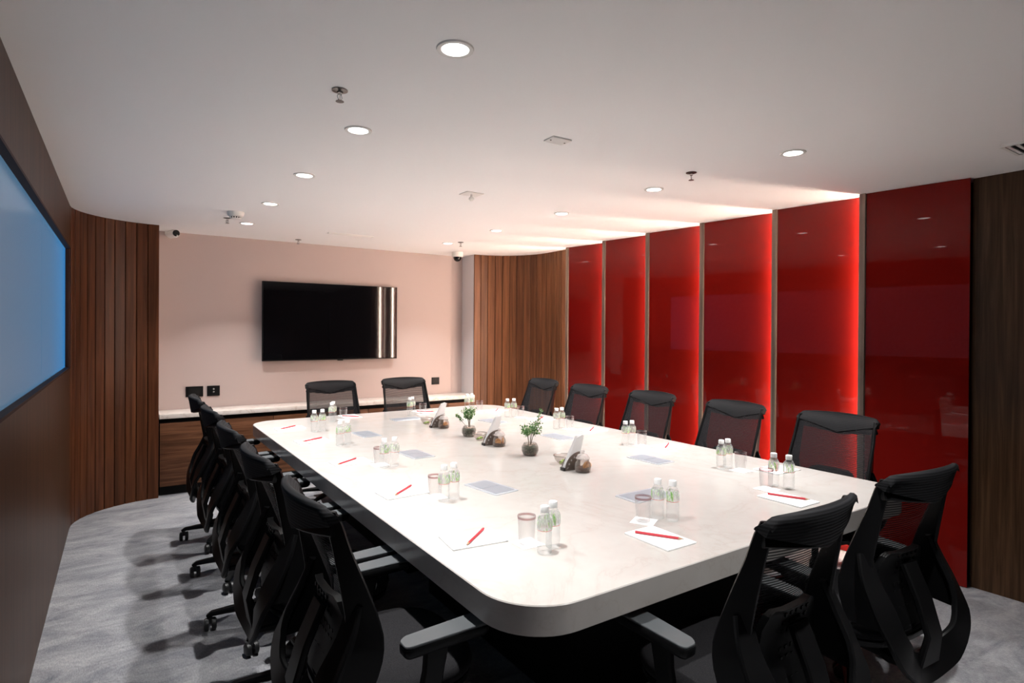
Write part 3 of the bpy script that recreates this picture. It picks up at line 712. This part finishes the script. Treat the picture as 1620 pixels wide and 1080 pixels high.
def mk_napkins():
    r = empty('napkin_stack', (0, 0, 0))
    for k in range(6):
        y = -.0115+k*.0046; j = (k*37 % 5-2)*.0018
        pts = [(-.048+j, .016), (-.040, .006), (.040, .055), (.072+j, .178+j), (.060, .188), (.028, .178+j), (-.018, .088)]
        MB().rings([[(x, y-.0019, z) for x, z in pts], [(x+.001, y+.0017, z) for x, z in pts]]).build('napkin', M['napkin'], r, smooth=False)
    return r
napkins = Maker(mk_napkins)
def mk_jar():
    r = empty('cookie_jar', (0, 0, 0))
    MB().lathe([(.006, .003), (.036, 0), (.042, .005), (.044, .025), (.042, .045), (.034, .058), (.032, .064), (.035, .066), (.035, .070), (.031, .070), (.029, .062), (.039, .044), (.041, .025), (.038, .007), (.006, .006)], 28).build('body', M['jar_glass'], r, ang=60)
    MB().lathe([(.004, .0705), (.036, .0705), (.038, .073), (.034, .079), (.026, .092), (.012, .098), (.004, .099)], 24).build('lid', M['lid_plastic'], r, ang=60)
    MB().lathe([(.004, .099), (.007, .101), (.011, .108), (.007, .115), (.002, .116)], 14).build('knob', M['lid_plastic'], r)
    MB().lathe([(.004, .007), (.036, .008), (.0385, .020), (.033, .026), (.012, .024), (.004, .026)], 20).build('dark_biscuits', M['dark_mix'], r)['kind'] = 'stuff'
    return r
jar = Maker(mk_jar)
def mk_cookie():
    r = empty('cookie', (0, 0, 0))
    MB().lathe([(.003, -.005), (.019, -.005), (.0215, -.002), (.0215, .002), (.018, .006), (.008, .0045), (.003, .004)], 18, axis='y').build('biscuit', M['cookie'], r)
    MB().lathe([(.002, -.0045), (.006, -.0065), (.006, -.005)], 10, axis='y').build('nut_topping', M['cookie'], r)
    return r
cookie = Maker(mk_cookie)
def mk_bowl():
    r = empty('glass_bowl', (0, 0, 0))
    MB().lathe([(.004, .002), (.020, .0), (.024, .003), (.042, .022), (.052, .046), (.0535, .048), (.0515, .0485), (.040, .024), (.022, .006), (.004, .005)], 28).build('dish', M['jar_glass'], r, ang=60)
    MB().lathe([(.0515, .0475), (.0535, .0490), (.0515, .0505), (.0495, .0490), (.0515, .0475)], 28, cap=False).build('rim', M['metal_dark'], r)
    return r
bowl = Maker(mk_bowl)
def mk_candy():
    r = empty('candy', (0, 0, 0)); MB().lathe([(.001, -.010), (.007, -.006), (.009, 0), (.007, .006), (.001, .010)], 10, axis='x').build('sweet', M['candy'], r)
    MB().lathe([(.001, -.009), (.008, -.017), (.0075, -.018), (.001, -.010)], 8, axis='x').build('wrapper_twist', M['candy'], r); return r
candy = Maker(mk_candy)
SETS = [(2.040, 2.465, 'nearest', 2.085, 2.60, 0, ((.004, -.026, .032, .15), (.030, -.004, .030, -.5))), (2.035, 3.290, 'middle', 2.055, 3.47, 0, ((-.020, -.022, .032, -.9), (.016, -.024, .034, .9))),
        (2.050, 4.110, 'farthest', 2.04, 4.28, 0, ((.004, -.026, .030, .1),))]
for x, y, nm, bx, by, a, ck in SETS:
    holder((x, y, TZ), -.12, f'bronze fan shaped napkin holder with round holes, {nm} of three', 'napkin holder', 'napkin holders on the table centre line')
    napkins((x, y, TZ+.0005), -.12, f'white folded napkins standing in the {nm} bronze holder', 'napkins', 'napkin stacks in the holders')
    jx, jy = x+.018, y-.072
    jar((jx, jy, TZ), 0, f'small glass cookie jar with lid beside the {nm} napkin holder', 'jar', 'cookie jars beside the napkin holders')
    for i, (dx, dy, dz, rz) in enumerate(ck):
        wh = ('left ' if i == 0 else 'right ') if len(ck) > 1 else ''
        cookie((jx+dx, jy+dy*.8, TZ+dz+.002), rz, f'{wh}golden round cookie inside the {nm} glass jar', 'cookie', 'cookies in the jars')
    bowl((bx, by, TZ), 0, f'small clear glass bowl behind the {nm} napkin holder', 'bowl', 'glass bowls behind the napkin holders')
    for i, (dx, dy, rz) in enumerate(((-.012, -.008, .4), (.012, .008, 1.6))):
        candy((bx+dx, by+dy, TZ+.0145), rz, f'{"left" if i == 0 else "right"} green wrapped candy in the {nm} glass bowl', 'candy', 'candies in the glass bowls')

# ------------------------------------------------------------------ potted plants
def plant(x, y, lab, seed, tall, spread, side):
    R = random.Random(seed); r = empty('potted_plant', (x, y, TZ), 0, lab, 'plant', 'small glass-potted plants on the table')
    Q = 1.18
    def sc(p): return [(a*Q, b*Q) for a, b in p]
    MB().lathe(sc([(.006, .002), (.028, 0), (.036, .006), (.044, .025), (.043, .045), (.034, .062), (.031, .064), (.0295, .062), (.040, .044), (.0415, .025), (.034, .008), (.006, .006)]), 28).build('glass_pot', M['jar_glass'], r, ang=60)
    MB().lathe(sc([(.005, .0065), (.033, .009), (.0405, .025), (.0395, .043), (.030, .050), (.006, .051)]), 26).build('moss_filling', M['moss'], r)['kind'] = 'stuff'
    b = MB()
    for k in range(26):
        a = R.uniform(0, 2*PI); d = .036*math.sqrt(R.random()); s = R.uniform(.004, .008)
        b.lathe([(s*.3, -s*.6), (s, 0), (s*.5, s*.55)], 7, (d*math.cos(a), d*math.sin(a), .060+s*.4))
    b.build('pebbles', M['pebble'], r)['kind'] = 'stuff'
    tips = []; st = MB()
    for k in range(7):
        a = 2*PI*k/7+R.uniform(-.3, .3); rad = spread*R.uniform(.35, .8); h = tall*R.uniform(.55, .8)
        p0 = Vector((R.uniform(-.006, .006), R.uniform(-.006, .006), .045)); p2 = Vector((rad*math.cos(a), rad*math.sin(a), .06+h)); p1 = p0.lerp(p2, .5)+Vector((-math.cos(a)*.008, -math.sin(a)*.008, .01))
        st.tube([p0, p1, p2], [.0016, .0013, .0008], 5); tips += [(p1.lerp(p2, .3+.7*j/9), .016+.016*j/9) for j in range(10)]
    p0 = Vector((0, 0, .045)); p2 = Vector(side); st.tube([p0, p0.lerp(p2, .5)+Vector((-.004, 0, .006)), p2], [.0016, .0013, .0008], 5)
    tips += [(p0.lerp(p2, .62+.38*j/8), .013) for j in range(9)]
    st.build('stems', M['stem'], r)
    for nm, mt, cnt in (('leaves', M['leaf'], 8), ('pale_leaves', M['leaf_pale'], 2)):
        lf = MB()
        for c, rr in tips:
            for _ in range(cnt):
                v = Vector((R.gauss(0, 1), R.gauss(0, 1), R.gauss(0, .8))).normalized()*rr*R.uniform(.35, 1); p = c+v
                if p.z < .10: continue
                d = Vector((R.gauss(0, 1), R.gauss(0, 1), R.gauss(.5, .7))).normalized(); s_ = d.cross(Vector((R.gauss(0, 1), R.gauss(0, 1), R.gauss(0, 1)))).normalized(); n_ = d.cross(s_)
                L = R.uniform(.009, .015); W = L*.38
                lf.add([p, p+d*L*.5+s_*W-n_*.001, p+d*L, p+d*L*.5-s_*W-n_*.001, p+d*L*.5+n_*.0012], [(0, 1, 4), (1, 2, 4), (2, 3, 4), (3, 0, 4)])
        lf.build(nm, mt, r, smooth=False)['kind'] = 'stuff'
plant(2.061, 3.632, 'small bushy plant in round glass pot, farther of the two', 3, .165, .066, (-.080, .040, .155))
plant(2.062, 2.885, 'small plant with bare stems in round glass pot, nearer of two', 11, .165, .078, (.060, -.03, .270))
